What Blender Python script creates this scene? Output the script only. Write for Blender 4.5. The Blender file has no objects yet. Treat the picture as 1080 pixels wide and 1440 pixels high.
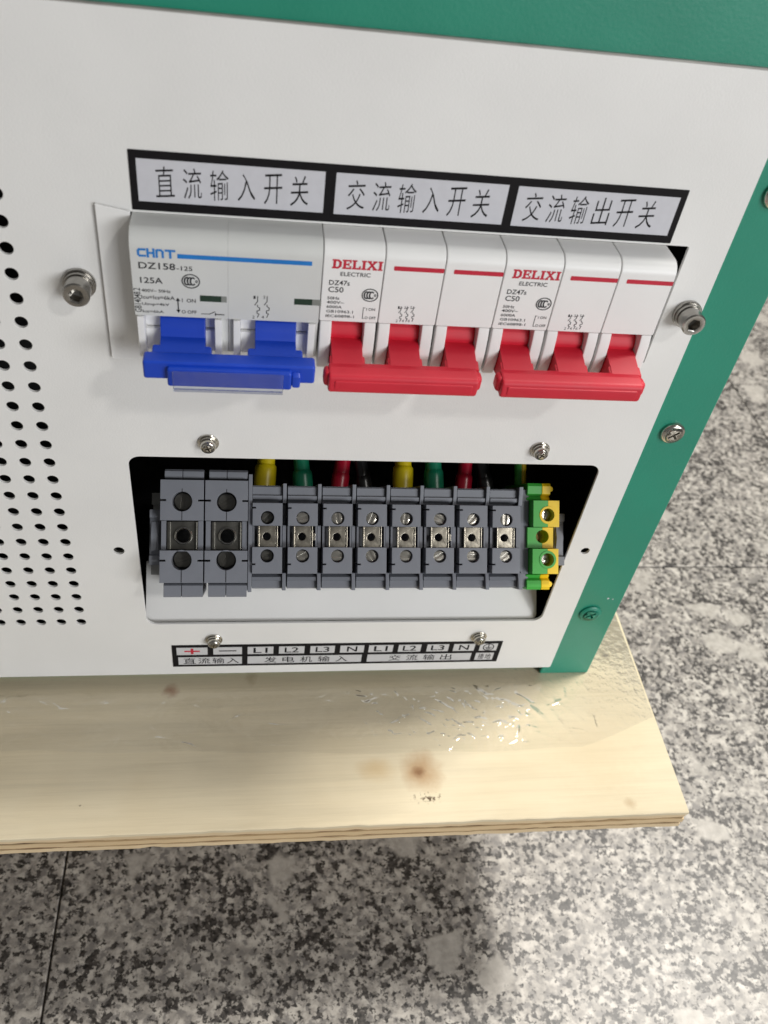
import bpy, bmesh, math, random
import numpy as np
from mathutils import Vector, Matrix
random.seed(7)
S = bpy.context.scene
COL = S.collection
MM = 0.001

# ------------------------------------------------------------------ camera
F_PX = 1219.008                       # focal length in pixels of the 1080x1440 photograph
ROT = ((0.9875671759, 0.1568473190, -0.0104876835),      # columns: right, forward, up
       (-0.1041291531, 0.7026965210, 0.7038286147),
       (0.1177632900, -0.6939859638, 0.7102923973))
CAM = Vector((32.938, -239.405, 343.438))                # millimetres
cd = bpy.data.cameras.new('camera')
cam = bpy.data.objects.new('camera', cd); COL.objects.link(cam)
R3 = Matrix(ROT)
right, fwd, up = R3.col[0], R3.col[1], R3.col[2]
m = Matrix.Identity(4)
for i in range(3):
    m[i][0] = right[i]; m[i][1] = up[i]; m[i][2] = -fwd[i]; m[i][3] = CAM[i]*MM
cam.matrix_world = m
cd.sensor_fit = 'VERTICAL'; cd.sensor_height = 36.0; cd.sensor_width = 27.0
cd.lens = F_PX/1440*36.0
cd.clip_start = 0.01; cd.clip_end = 50
cd.dof.use_dof = True; cd.dof.focus_distance = 0.325; cd.dof.aperture_fstop = 17
S.camera = cam
S.render.resolution_x = 768; S.render.resolution_y = 1024

# ------------------------------------------------------------------ light
w = bpy.data.worlds.new('World'); S.world = w; w.use_nodes = True
bg = w.node_tree.nodes['Background']
bg.inputs['Color'].default_value = (1.0, 0.985, 0.96, 1); bg.inputs['Strength'].default_value = 0.15
def area(name, loc, target, sx, sy, power, col):
    l = bpy.data.lights.new(name, 'AREA'); l.shape = 'RECTANGLE'; l.size = sx; l.size_y = sy
    l.energy = power; l.color = col
    o = bpy.data.objects.new(name, l); COL.objects.link(o)
    o.location = loc
    o.rotation_euler = (Vector(target)-Vector(loc)).to_track_quat('-Z', 'Y').to_euler()
    return o
area('ceiling_lamp_front', (1.55, -1.80, 2.15), (0.08, 0, 0.12), 0.22, 0.16, 17, (1.0, 0.975, 0.93))
area('ceiling_lamp_side', (1.58, 0.56, 2.85), (0.1, 0, 0), 0.66, 0.44, 122, (1.0, 0.965, 0.90))
area('front_fill', (1.10, -1.45, 0.55), (0.05, 0, 0.15), 1.0, 0.5, 20.5, (0.97, 0.985, 1.0))  # added soft fill to brighten the panel, no real window there
area('ceiling_panel', (0.4, 0.9, 2.6), (0.4, 0.9, 0), 3.0, 2.0, 6, (1.0, 0.975, 0.93))
S.view_settings.view_transform = 'Standard'; S.view_settings.look = 'None'
S.view_settings.exposure = 0; S.view_settings.gamma = 1; S.view_settings.use_curve_mapping = False
S.render.engine = 'CYCLES'

# ------------------------------------------------------------------ pixel helpers (photo pixel -> point on a known plane, mm)
def ray(u, v): return R3 @ Vector(((u-540)/F_PX, 1, -(v-720)/F_PX))
def on(u, v, ax, val):
    r = ray(u, v); t = (val-CAM[ax])/r[ax]; return CAM + r*t

# ------------------------------------------------------------------ materials
def mat(name, col, rough=0.5, metal=0.0, spec=0.5, bump=None, var=None, coat=0.0):
    """principled material; bump=(scale, strength), var=(scale, amount)"""
    M = bpy.data.materials.new(name); M.use_nodes = True
    nt = M.node_tree; b = nt.nodes['Principled BSDF']
    b.inputs['Base Color'].default_value = (*col, 1); b.inputs['Roughness'].default_value = rough
    b.inputs['Metallic'].default_value = metal; b.inputs['Specular IOR Level'].default_value = spec
    b.inputs['Coat Weight'].default_value = coat
    tc = nt.nodes.new('ShaderNodeTexCoord')
    if var:
        n = nt.nodes.new('ShaderNodeTexNoise'); n.inputs['Scale'].default_value = var[0]; n.inputs['Detail'].default_value = 5
        nt.links.new(tc.outputs['Object'], n.inputs['Vector'])
        r = nt.nodes.new('ShaderNodeValToRGB'); e = r.color_ramp.elements
        e[0].position = .3; e[1].position = .72
        e[0].color = (*[c*(1-var[1]) for c in col], 1); e[1].color = (*[min(1, c*(1+var[1])) for c in col], 1)
        nt.links.new(n.outputs['Fac'], r.inputs['Fac']); nt.links.new(r.outputs['Color'], b.inputs['Base Color'])
        m2 = nt.nodes.new('ShaderNodeMapRange'); m2.inputs['To Min'].default_value = max(.02, rough*.8); m2.inputs['To Max'].default_value = min(1, rough*1.25)
        nt.links.new(n.outputs['Fac'], m2.inputs['Value']); nt.links.new(m2.outputs['Result'], b.inputs['Roughness'])
    if bump:
        n = nt.nodes.new('ShaderNodeTexNoise'); n.inputs['Scale'].default_value = bump[0]; n.inputs['Detail'].default_value = 3
        nt.links.new(tc.outputs['Object'], n.inputs['Vector'])
        bp = nt.nodes.new('ShaderNodeBump'); bp.inputs['Strength'].default_value = bump[1]; bp.inputs['Distance'].default_value = 0.0004
        nt.links.new(n.outputs['Fac'], bp.inputs['Height']); nt.links.new(bp.outputs['Normal'], b.inputs['Normal'])
    return M
WHITE = mat('white_powder_coat', (.76, .755, .74), .42, bump=(1500, .13), var=(26, .03))
GREEN = mat('green_powder_coat', (.011, .225, .145), .40, bump=(1100, .16), var=(30, .06))
EDGE = mat('bare_sheet_edge', (.30, .29, .27), .45, metal=.5, var=(120, .15))
CASE = mat('ivory_white_plastic', (.80, .795, .785), .38, bump=(2200, .05), var=(60, .02))
CASEG = mat('pale_grey_plastic', (.60, .605, .59), .42, bump=(2600, .10), var=(60, .03))
RED = mat('red_plastic', (.56, .010, .030), .50, bump=(2500, .05), var=(80, .06))
BLUE = mat('blue_plastic', (.004, .048, .46), .40, bump=(2500, .06), var=(80, .06))
GREY = mat('grey_polyamide', (.180, .190, .218), .48, bump=(2500, .10), var=(90, .05))
DARKGREY = mat('dark_grey_polyamide', (.10, .105, .13), .5, bump=(2500, .08), var=(90, .05))
NICKEL = mat('nickel_plated_steel', (.56, .535, .48), .20, metal=1, bump=(900, .05), var=(300, .15))
STEEL = mat('stainless_steel', (.36, .345, .32), .24, metal=1, bump=(900, .06), var=(300, .12))
DULL = mat('dull_steel', (.13, .127, .115), .34, metal=1, bump=(1500, .12), var=(300, .15))
CLAMP = mat('clamp_steel', (.40, .37, .31), .26, metal=1, bump=(900, .06), var=(300, .25))
ZINC = mat('zinc_steel', (.42, .42, .41), .42, metal=.9, var=(60, .1))
BLACK = mat('black_ink', (.008, .007, .008), .6, spec=.15, var=(200, .15))
INK = mat('dark_grey_ink', (.022, .022, .026), .6, spec=.2, var=(200, .15))
REDINK = mat('red_ink', (.50, .010, .035), .5, var=(200, .06))
BLUEINK = mat('blue_ink', (.006, .17, .52), .5, var=(200, .06))
LABEL = mat('silver_grey_label', (.57, .57, .61), .36, var=(300, .03))
LABELW = mat('grey_label_paper', (.56, .56, .57), .40, var=(300, .04))
YEL = mat('yellow_plastic', (.86, .58, .006), .42, bump=(2500, .06), var=(90, .05))
GRN = mat('bright_green_plastic', (.045, .37, .045), .42, bump=(2500, .06), var=(90, .06))
SLEEVEY = mat('yellow_vinyl', (.62, .48, .006), .35, var=(90, .08))
SLEEVEG = mat('green_vinyl', (.008, .20, .105), .35, var=(90, .08))
SLEEVER = mat('red_vinyl', (.48, .006, .030), .30, var=(90, .08))
SLEEVEK = mat('black_vinyl', (.012, .012, .013), .30, var=(90, .1))
INSIDE = mat('interior_shade', (.022, .022, .023), .6, metal=.2, var=(30, .2))  # shade behind the opening put into a near-black colour
COPPER = mat('copper', (.34, .15, .06), .42, metal=1, var=(90, .15))
WINDOW = mat('dark_green_window', (.012, .035, .022), .2, var=(200, .1))
SILVER = mat('grey_window_end', (.22, .23, .21), .4, var=(200, .1))

def film_mat(name, tint, gloss, milk, rough, fk, bs):
    M = bpy.data.materials.new(name); M.use_nodes = True; nt = M.node_tree
    for n in list(nt.nodes): nt.nodes.remove(n)
    out = nt.nodes.new('ShaderNodeOutputMaterial')
    tr = nt.nodes.new('ShaderNodeBsdfTransparent'); tr.inputs['Color'].default_value = (*tint, 1)
    gl = nt.nodes.new('ShaderNodeBsdfGlossy'); gl.inputs['Roughness'].default_value = rough
    df = nt.nodes.new('ShaderNodeBsdfDiffuse'); df.inputs['Color'].default_value = (.8, .8, .78, 1)
    fr = nt.nodes.new('ShaderNodeFresnel'); fr.inputs['IOR'].default_value = 1.5
    ad = nt.nodes.new('ShaderNodeMath'); ad.operation = 'MULTIPLY_ADD'; ad.inputs[1].default_value = fk; ad.inputs[2].default_value = gloss
    m1 = nt.nodes.new('ShaderNodeMixShader'); m2 = nt.nodes.new('ShaderNodeMixShader'); m2.inputs[0].default_value = milk
    tc = nt.nodes.new('ShaderNodeTexCoord'); nz = nt.nodes.new('ShaderNodeTexNoise'); nz.inputs['Scale'].default_value = 260; nz.inputs['Detail'].default_value = 4
    bp = nt.nodes.new('ShaderNodeBump'); bp.inputs['Strength'].default_value = bs; bp.inputs['Distance'].default_value = .0006
    nt.links.new(tc.outputs['Object'], nz.inputs['Vector']); nt.links.new(nz.outputs['Fac'], bp.inputs['Height'])
    nt.links.new(bp.outputs['Normal'], gl.inputs['Normal']); nt.links.new(bp.outputs['Normal'], fr.inputs['Normal'])
    nt.links.new(fr.outputs[0], ad.inputs[0]); nt.links.new(ad.outputs[0], m1.inputs[0])
    nt.links.new(tr.outputs[0], m2.inputs[1]); nt.links.new(df.outputs[0], m2.inputs[2])
    nt.links.new(m2.outputs[0], m1.inputs[1]); nt.links.new(gl.outputs[0], m1.inputs[2]); nt.links.new(m1.outputs[0], out.inputs[0])
    return M
FILM = film_mat('clear_plastic_film', (.985, .985, .98), .0, .022, .045, .6, .3)
CLEAR = film_mat('clear_acrylic', (.95, .965, .99), .0, .02, .04, .6, .02)

def ramp(nt, src, stops, interp='LINEAR'):
    r = nt.nodes.new('ShaderNodeValToRGB'); cr = r.color_ramp; cr.interpolation = interp
    while len(cr.elements) < len(stops): cr.elements.new(.5)
    for e, (p, c) in zip(cr.elements, stops):
        e.position = p; e.color = (*c, 1) if len(c) == 3 else c
    nt.links.new(src, r.inputs['Fac']); return r.outputs['Color']
def noise(nt, vec, scale, detail=4, rough=.5, dist=0):
    n = nt.nodes.new('ShaderNodeTexNoise'); n.inputs['Scale'].default_value = scale; n.inputs['Detail'].default_value = detail
    n.inputs['Roughness'].default_value = rough; n.inputs['Distortion'].default_value = dist
    nt.links.new(vec, n.inputs['Vector']); return n
def mix(nt, fac, a, b, mode='MIX'):
    n = nt.nodes.new('ShaderNodeMix'); n.data_type = 'RGBA'; n.blend_type = mode
    for s, v in (('Factor', fac), ('A', a), ('B', b)):
        i = [x for x in n.inputs if x.name == s and (x.type == 'RGBA' or s == 'Factor' and x.type == 'VALUE')][0]
        if hasattr(v, 'links'): nt.links.new(v, i)
        else: i.default_value = v if s == 'Factor' else (*v, 1)
    return [o for o in n.outputs if o.type == 'RGBA'][0]

def granite():
    M = bpy.data.materials.new('polished_granite'); M.use_nodes = True; nt = M.node_tree; b = nt.nodes['Principled BSDF']
    g = nt.nodes.new('ShaderNodeNewGeometry'); p = g.outputs['Position']
    wob = noise(nt, p, 70, 3)
    va = nt.nodes.new('ShaderNodeVectorMath'); va.operation = 'MULTIPLY_ADD'; va.inputs[1].default_value = (.006,)*3
    nt.links.new(wob.outputs['Color'], va.inputs[0]); nt.links.new(p, va.inputs[2]); pw = va.outputs[0]
    base = ramp(nt, noise(nt, pw, 165, 5, .6).outputs['Fac'], [(.32, (.215, .20, .185)), (.47, (.34, .315, .285)), (.56, (.46, .43, .39)), (.70, (.57, .535, .485))])
    vo = nt.nodes.new('ShaderNodeTexVoronoi'); vo.inputs['Scale'].default_value = 46; vo.inputs['Randomness'].default_value = 1; nt.links.new(pw, vo.inputs['Vector'])
    sep = nt.nodes.new('ShaderNodeSeparateColor'); nt.links.new(vo.outputs['Color'], sep.inputs[0])
    big = ramp(nt, sep.outputs[0], [(0, (0, 0, 0)), (.88, (0, 0, 0)), (.90, (.85, .85, .85)), (1, (.85, .85, .85))])
    vo2 = nt.nodes.new('ShaderNodeTexVoronoi'); vo2.feature = 'DISTANCE_TO_EDGE'; vo2.inputs['Scale'].default_value = 46; nt.links.new(pw, vo2.inputs['Vector'])
    near = ramp(nt, vo2.outputs['Distance'], [(0, (0, 0, 0)), (.03, (0, 0, 0)), (.13, (1, 1, 1)), (1, (1, 1, 1))])
    crystal = mix(nt, 1.0, big, near, 'MULTIPLY')
    # dark mica: clusters broken into small flakes
    fl = noise(nt, p, 330, 3, .55, .1); cl = noise(nt, p, 46, 4, .6)
    add = nt.nodes.new('ShaderNodeMath'); add.operation = 'MULTIPLY_ADD'; add.inputs[1].default_value = .50
    nt.links.new(cl.outputs['Fac'], add.inputs[0]); nt.links.new(fl.outputs['Fac'], add.inputs[2])
    mica = ramp(nt, add.outputs[0], [(0, (1, 1, 1)), (.668, (1, 1, 1)), (.738, (0, 0, 0)), (1, (0, 0, 0))])
    fl2 = noise(nt, pw, 230, 4, .6)
    mid = ramp(nt, fl2.outputs['Fac'], [(0, (1, 1, 1)), (.41, (1, 1, 1)), (.50, (0, 0, 0)), (1, (0, 0, 0))])
    c1 = mix(nt, mid, base, (.20, .187, .176))
    dk = ramp(nt, noise(nt, p, 420, 2).outputs['Fac'], [(.35, (.016, .015, .015)), (.65, (.085, .077, .071))])
    c2 = mix(nt, mica, c1, dk)
    cc = ramp(nt, noise(nt, p, 200, 3).outputs['Fac'], [(.3, (.36, .335, .30)), (.7, (.50, .47, .43))])
    c3 = mix(nt, crystal, c2, cc)
    nt.links.new(c3, b.inputs['Base Color']); b.inputs['Roughness'].default_value = .38
    b.inputs['Specular IOR Level'].default_value = .35
    return M
GRANITE = granite()
GROUT = mat('dark_grout', (.16, .15, .135), .9, var=(200, .2))

def plywood(face=True, col=(.70, .56, .36)):
    M = bpy.data.materials.new('plywood_face' if face else 'plywood_ply'); M.use_nodes = True; nt = M.node_tree; b = nt.nodes['Principled BSDF']
    g = nt.nodes.new('ShaderNodeNewGeometry'); p = g.outputs['Position']
    def stretched(sx, sy, sz):
        v = nt.nodes.new('ShaderNodeVectorMath'); v.operation = 'MULTIPLY'; v.inputs[1].default_value = (sx, sy, sz); nt.links.new(p, v.inputs[0]); return v.outputs[0]
    lo = tuple(c*.88 for c in col); hi = tuple(min(1, c*1.07) for c in col)
    c = ramp(nt, noise(nt, stretched(5, 60, 60), 1.4, 6, .6, .6).outputs['Fac'], [(.28, lo), (.5, col), (.75, hi)])
    fine = ramp(nt, noise(nt, stretched(22, 900, 900), 1.0, 4, .7).outputs['Fac'], [(.3, (.80, .78, .74)), (.55, (1, 1, 1))])
    c = mix(nt, .25, c, fine, 'MULTIPLY')
    blot = ramp(nt, noise(nt, p, 11, 4, .6).outputs['Fac'], [(.35, (.86, .80, .70)), (.6, (1, 1, 1))])
    c = mix(nt, .40, c, blot, 'MULTIPLY')
    if face:
        def spot(x, y, r, colr, ax=1.0, amt=1.0, nscale=160):
            nonlocal c
            n = noise(nt, p, nscale, 4, .6)
            wv = nt.nodes.new('ShaderNodeVectorMath'); wv.operation = 'MULTIPLY_ADD'; wv.inputs[1].default_value = (r*.9*MM,)*3
            nt.links.new(n.outputs['Color'], wv.inputs[0]); nt.links.new(p, wv.inputs[2])
            sub = nt.nodes.new('ShaderNodeVectorMath'); sub.operation = 'SUBTRACT'; sub.inputs[1].default_value = ((x+r*.45)*MM, (y+r*.45)*MM, (-7.5+r*.45)*MM); nt.links.new(wv.outputs[0], sub.inputs[0])
            sc = nt.nodes.new('ShaderNodeVectorMath'); sc.operation = 'MULTIPLY'; sc.inputs[1].default_value = (1/(r*ax*MM), 1/(r*MM), 1/(r*MM)); nt.links.new(sub.outputs[0], sc.inputs[0])
            ln = nt.nodes.new('ShaderNodeVectorMath'); ln.operation = 'LENGTH'; nt.links.new(sc.outputs[0], ln.inputs[0])
            f = ramp(nt, ln.outputs['Value'], [(0, (amt,)*3), (.35, (amt*.75,)*3), (1, (0, 0, 0))])
            c = mix(nt, f, c, colr)
        spot(111.7, -49, 11, (.38, .21, .085), 1.05, .85, 90)
        spot(110.5, -50, 3.6, (.20, .09, .035), 1.1, .85, 400); spot(90, -47, 6, (.50, .36, .19), 1.5, .45, 120)
        spot(92, -48, 7, (.56, .40, .20), 1.6, .4)
        def flecks(x, y, rx, ry, thr, nscale):
            nonlocal c
            sub = nt.nodes.new('ShaderNodeVectorMath'); sub.operation = 'SUBTRACT'; sub.inputs[1].default_value = (x*MM, y*MM, -7.5*MM); nt.links.new(p, sub.inputs[0])
            sc = nt.nodes.new('ShaderNodeVectorMath'); sc.operation = 'MULTIPLY'; sc.inputs[1].default_value = (1/(rx*MM), 1/(ry*MM), 1/(ry*MM)); nt.links.new(sub.outputs[0], sc.inputs[0])
            ln = nt.nodes.new('ShaderNodeVectorMath'); ln.operation = 'LENGTH'; nt.links.new(sc.outputs[0], ln.inputs[0])
            f = ramp(nt, ln.outputs['Value'], [(0, (1, 1, 1)), (.5, (.8, .8, .8)), (1, (0, 0, 0))])
            n = ramp(nt, noise(nt, p, nscale, 3, .6).outputs['Fac'], [(thr, (0, 0, 0)), (thr+.07, (1, 1, 1))])
            c = mix(nt, mix(nt, 1.0, f, n, 'MULTIPLY'), c, (.075, .042, .02))
        flecks(112.5, -62.3, 9, 3.4, .56, 620); flecks(113, -62.8, 4, 1.6, .47, 700)
        flecks(-36, -62, 8, 5, .68, 500); flecks(60, -61, 50, 8, .76, 420); flecks(170, -60, 60, 12, .76, 420)
        spot(-1, -4, 4.5, (.30, .12, .06), 1.0, .75, 300)
        spot(36, 2, 5.0, (.36, .26, .14), .7, .5, 300)
        spot(217, 12, 3.0, (.13, .10, .06), 1.2, .85, 300)
        spot(205, -69, 3.5, (.33, .21, .10), 1.0, .5, 400)
        spot(195, -44, 26, (.50, .37, .20), 1.0, .22, 300)
    nt.links.new(c, b.inputs['Base Color']); b.inputs['Roughness'].default_value = .62; b.inputs['Specular IOR Level'].default_value = .3
    bn = noise(nt, stretched(30, 700, 700), 1.0, 4, .7)
    bp = nt.nodes.new('ShaderNodeBump'); bp.inputs['Strength'].default_value = .25; bp.inputs['Distance'].default_value = .0004
    nt.links.new(bn.outputs['Fac'], bp.inputs['Height']); nt.links.new(bp.outputs['Normal'], b.inputs['Normal'])
    return M
def ply_edge():
    M = bpy.data.materials.new('ply_edge'); M.use_nodes = True; nt = M.node_tree; b = nt.nodes['Principled BSDF']
    g = nt.nodes.new('ShaderNodeNewGeometry')
    v = nt.nodes.new('ShaderNodeVectorMath'); v.operation = 'MULTIPLY'; v.inputs[1].default_value = (14, 200, 420); nt.links.new(g.outputs['Position'], v.inputs[0])
    c = ramp(nt, noise(nt, v.outputs[0], 1.0, 6, .65, .4).outputs['Fac'], [(.34, (.085, .045, .02)), (.46, (.24, .15, .075)), (.56, (.45, .33, .19)), (.7, (.58, .46, .29))])
    nt.links.new(c, b.inputs['Base Color']); b.inputs['Roughness'].default_value = .8
    return M
PLYFACE = plywood(True, (.67, .585, .42)); PLYA = plywood(False, (.62, .47, .28)); PLYB = ply_edge(); PLYC = plywood(False, (.66, .52, .33))

# ------------------------------------------------------------------ mesh helpers (all in millimetres)
class MB:
    def __init__(s): s.v = []; s.f = []; s.m = []
    def add(s, v, f, mi=0):
        o = len(s.v); s.v += [tuple(p) for p in v]; s.f += [tuple(i+o for i in q) for q in f]; s.m += [mi]*len(f); return s
    def box(s, x0, x1, y0, y1, z0, z1, r=0.0, mi=0, seg=2):
        if r <= 0:
            v = [(x, y, z) for x in (x0, x1) for y in (y0, y1) for z in (z0, z1)]
            return s.add(v, [(0, 1, 3, 2), (4, 6, 7, 5), (0, 4, 5, 1), (2, 3, 7, 6), (0, 2, 6, 4), (1, 5, 7, 3)], mi)
        bm = bmesh.new(); bmesh.ops.create_cube(bm, size=1)
        for q in bm.verts: q.co = Vector((x0 if q.co.x < 0 else x1, y0 if q.co.y < 0 else y1, z0 if q.co.z < 0 else z1))
        bmesh.ops.bevel(bm, geom=bm.edges[:], offset=r, segments=seg, profile=.5, affect='EDGES', clamp_overlap=True)
        return s.bm(bm, mi)
    def bm(s, bm, mi=0):
        bm.verts.index_update(); s.add([tuple(q.co) for q in bm.verts], [tuple(q.index for q in f.verts) for f in bm.faces], mi); bm.free(); return s
    def prism(s, prof, x0, x1, r=0.0, mi=0):
        """profile of (y, z) points extruded along x, optional bevel of the two end rims"""
        bm = bmesh.new()
        a = [bm.verts.new((x0, y, z)) for y, z in prof]; b = [bm.verts.new((x1, y, z)) for y, z in prof]; n = len(prof)
        f0 = bm.faces.new(a); f1 = bm.faces.new(b[::-1])
        for i in range(n): bm.faces.new((a[i], b[i], b[(i+1) % n], a[(i+1) % n]))
        bmesh.ops.recalc_face_normals(bm, faces=bm.faces[:])
        if r > 0: bmesh.ops.bevel(bm, geom=list(f0.edges)+list(f1.edges), offset=r, segments=2, profile=.5, affect='EDGES', clamp_overlap=True)
        bmesh.ops.triangulate(bm, faces=[f for f in bm.faces if len(f.verts) > 4])
        return s.bm(bm, mi)
    def lathe(s, prof, n=32, c=(0, 0, 0), mi=0, ax='y'):
        """prof: (radius, height) revolved about an axis through c; height runs along -y (towards the viewer)"""
        v = []; f = []; k = len(prof)
        for i in range(n):
            a = 2*math.pi*i/n
            for r, h in prof:
                p = (r*math.cos(a), -h, r*math.sin(a)) if ax == 'y' else ((h, r*math.cos(a), r*math.sin(a)) if ax == 'x' else (r*math.cos(a), r*math.sin(a), h))
                v.append((c[0]+p[0], c[1]+p[1], c[2]+p[2]))
        for i in range(n):
            j = (i+1) % n
            for q in range(k-1): f.append((i*k+q, i*k+q+1, j*k+q+1, j*k+q))
        return s.add(v, f, mi)
    def plate(s, loops, y0, y1, bev=0.0, mi=0):
        """flat sheet in the x-z plane between y0 (front) and y1 (back); first loop is the rim, the rest are holes"""
        key = None
        cu = bpy.data.curves.new('outline', 'CURVE'); cu.dimensions = '2D'; cu.fill_mode = 'BOTH'
        t = abs(y1-y0)
        cu.extrude = max(1e-6, t/2-bev); cu.bevel_depth = bev; cu.bevel_resolution = 1; cu.offset = -bev
        for lp in loops:
            sp = cu.splines.new('POLY'); sp.points.add(len(lp)-1)
            for p, (x, z) in zip(sp.points, lp): p.co = (x, z, 0, 1)
            sp.use_cyclic_u = True
        o = bpy.data.objects.new('outline', cu); COL.objects.link(o)
        dg = bpy.context.evaluated_depsgraph_get()
        me = bpy.data.meshes.new_from_object(o.evaluated_get(dg))
        yc = (y0+y1)/2
        s.add([(p.co.x, yc-p.co.z, p.co.y) for p in me.vertices], [tuple(q.vertices) for q in me.polygons], mi)
        bpy.data.objects.remove(o); bpy.data.curves.remove(cu); bpy.data.meshes.remove(me)
        return s
    def tube(s, pts, rads, n=14, mi=0, cap=True):
        """round tube through pts with a radius per point"""
        v = []; f = []; P = [Vector(p) for p in pts]; ref = Vector((1, 0, 0))
        for i, p in enumerate(P):
            d = (P[min(i+1, len(P)-1)]-P[max(i-1, 0)]).normalized()
            a = d.cross(ref).normalized(); b = d.cross(a)
            for k in range(n):
                t = 2*math.pi*k/n; v.append(tuple(p+(a*math.cos(t)+b*math.sin(t))*rads[i]))
        for i in range(len(P)-1):
            for k in range(n): f.append((i*n+k, i*n+(k+1) % n, (i+1)*n+(k+1) % n, (i+1)*n+k))
        if cap: f.append(tuple(range(n))[::-1]); f.append(tuple((len(P)-1)*n+k for k in range(n)))
        return s.add(v, f, mi)
    def mesh(s, name, mats, smooth=38):
        me = bpy.data.meshes.new(name)
        me.from_pydata([(x*MM, y*MM, z*MM) for x, y, z in s.v], [], s.f); me.update()
        for mt in (mats if isinstance(mats, (list, tuple)) else [mats]): me.materials.append(mt)
        me.polygons.foreach_set('material_index', s.m)
        bm = bmesh.new(); bm.from_mesh(me)
        bmesh.ops.remove_doubles(bm, verts=bm.verts[:], dist=2e-7)
        bmesh.ops.recalc_face_normals(bm, faces=bm.faces[:]); bm.to_mesh(me); bm.free()
        if smooth:
            me.polygons.foreach_set('use_smooth', [True]*len(me.polygons))
            me.set_sharp_from_angle(angle=math.radians(smooth))
        return me
    def build(s, name, mats, parent=None, smooth=38, loc=(0, 0, 0)):
        o = link(name, s.mesh(name, mats, smooth), parent, loc)
        return o
def link(name, data, parent=None, loc=(0, 0, 0)):
    o = bpy.data.objects.new(name, data); COL.objects.link(o)
    o.location = Vector(loc)*MM
    if parent: o.parent = parent
    if len(data.polygons) < 9000 and data.polygons[0].use_smooth:
        wn = o.modifiers.new('weighted_normal', 'WEIGHTED_NORMAL'); wn.keep_sharp = True; wn.weight = 80
    return o
def thing(name, label, cat, loc=(0, 0, 0), group=None, rx=0.0):
    o = bpy.data.objects.new(name, None); COL.objects.link(o); o.empty_display_size = .01
    o.location = Vector(loc)*MM; o.rotation_euler = (rx, 0, 0)
    return tag(o, label, cat, group)
def tag(o, label, cat, group=None):
    o['label'] = label; o['category'] = cat
    if group: o['group'] = group
    return o
def circle(x, z, r, n=20, ph=0): return [(x+r*math.cos(2*math.pi*i/n+ph), z+r*math.sin(2*math.pi*i/n+ph)) for i in range(n)]
def rrect(x0, x1, z0, z1, r, n=5):
    out = []
    for cx, cz, a in ((x1-r, z1-r, 0), (x0+r, z1-r, 90), (x0+r, z0+r, 180), (x1-r, z0+r, 270)):
        for i in range(n+1):
            t = math.radians(a+90*i/n); out.append((cx+r*math.cos(t), cz+r*math.sin(t)))
    return out
def rect(x0, x1, z0, z1): return [(x0, z0), (x1, z0), (x1, z1), (x0, z1)]

# ------------------------------------------------------------------ lettering
TEXTCACHE = {}
def glyphs(body, thin=0.0):
    key = (body, thin)
    if key not in TEXTCACHE:
        cu = bpy.data.curves.new('text', 'FONT'); cu.body = body; cu.size = 1; cu.resolution_u = 3; cu.offset = thin
        o = bpy.data.objects.new('text', cu); COL.objects.link(o)
        me = bpy.data.meshes.new_from_object(o.evaluated_get(bpy.context.evaluated_depsgraph_get()))
        TEXTCACHE[key] = ([(p.co.x, p.co.y) for p in me.vertices], [tuple(q.vertices) for q in me.polygons])
        bpy.data.objects.remove(o); bpy.data.curves.remove(cu); bpy.data.meshes.remove(me)
    return TEXTCACHE[key]
def put_text(mb, body, x0, x1, z0, z1, y, thin=0.0, lean=0.0, rot=False, rise=0.0):
    """fit the glyphs of body into the rectangle x0..x1, z0..z1 on the plane y"""
    v, f = glyphs(body, thin)
    ax, bx = min(p[0] for p in v), max(p[0] for p in v); az, bz = min(p[1] for p in v), max(p[1] for p in v)
    out = []
    for x, z in v:
        a = (x-ax)/(bx-ax); b = (z-az)/(bz-az)
        if rot: a, b = 1-b, a
        out.append((x0+(x1-x0)*a+lean*(b-.5)*(z1-z0), y, z0+(z1-z0)*b+rise*(a-.5)*(x1-x0)))
    mb.add(out, f); return mb
def px_text(mb, body, L, Rr, top, y, dx=0.0, thin=0.0, rot=False):
    """text whose baseline runs between two photo pixels on the plane y"""
    a, b, t = on(*L, 1, y), on(*Rr, 1, y), on(L[0], top, 1, y)
    z = (a.z+b.z)/2; put_text(mb, body, a.x+dx, b.x+dx, z, z+(t.z-a.z), y, thin)
YSTEP = 0
def stroke(mb, pts, wd, y, closed=False):
    """flat line of width wd through (x, z) points on the plane y"""
    global YSTEP
    n = len(pts)
    for i in range(n if closed else n-1):
        (ax, az), (bx, bz) = pts[i], pts[(i+1) % n]
        YSTEP = (YSTEP+1) % 9; yy = y-.008*YSTEP
        dx, dz = bx-ax, bz-az; L = math.hypot(dx, dz) or 1; ex, ez = dx/L*wd*.4, dz/L*wd*.4; nx, nz = -dz/L*wd/2, dx/L*wd/2
        mb.add([(ax-ex+nx, yy, az-ez+nz), (bx+ex+nx, yy, bz+ez+nz), (bx+ex-nx, yy, bz+ez-nz), (ax-ex-nx, yy, az-ez-nz)], [(0, 1, 2, 3)])
    return mb
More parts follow.
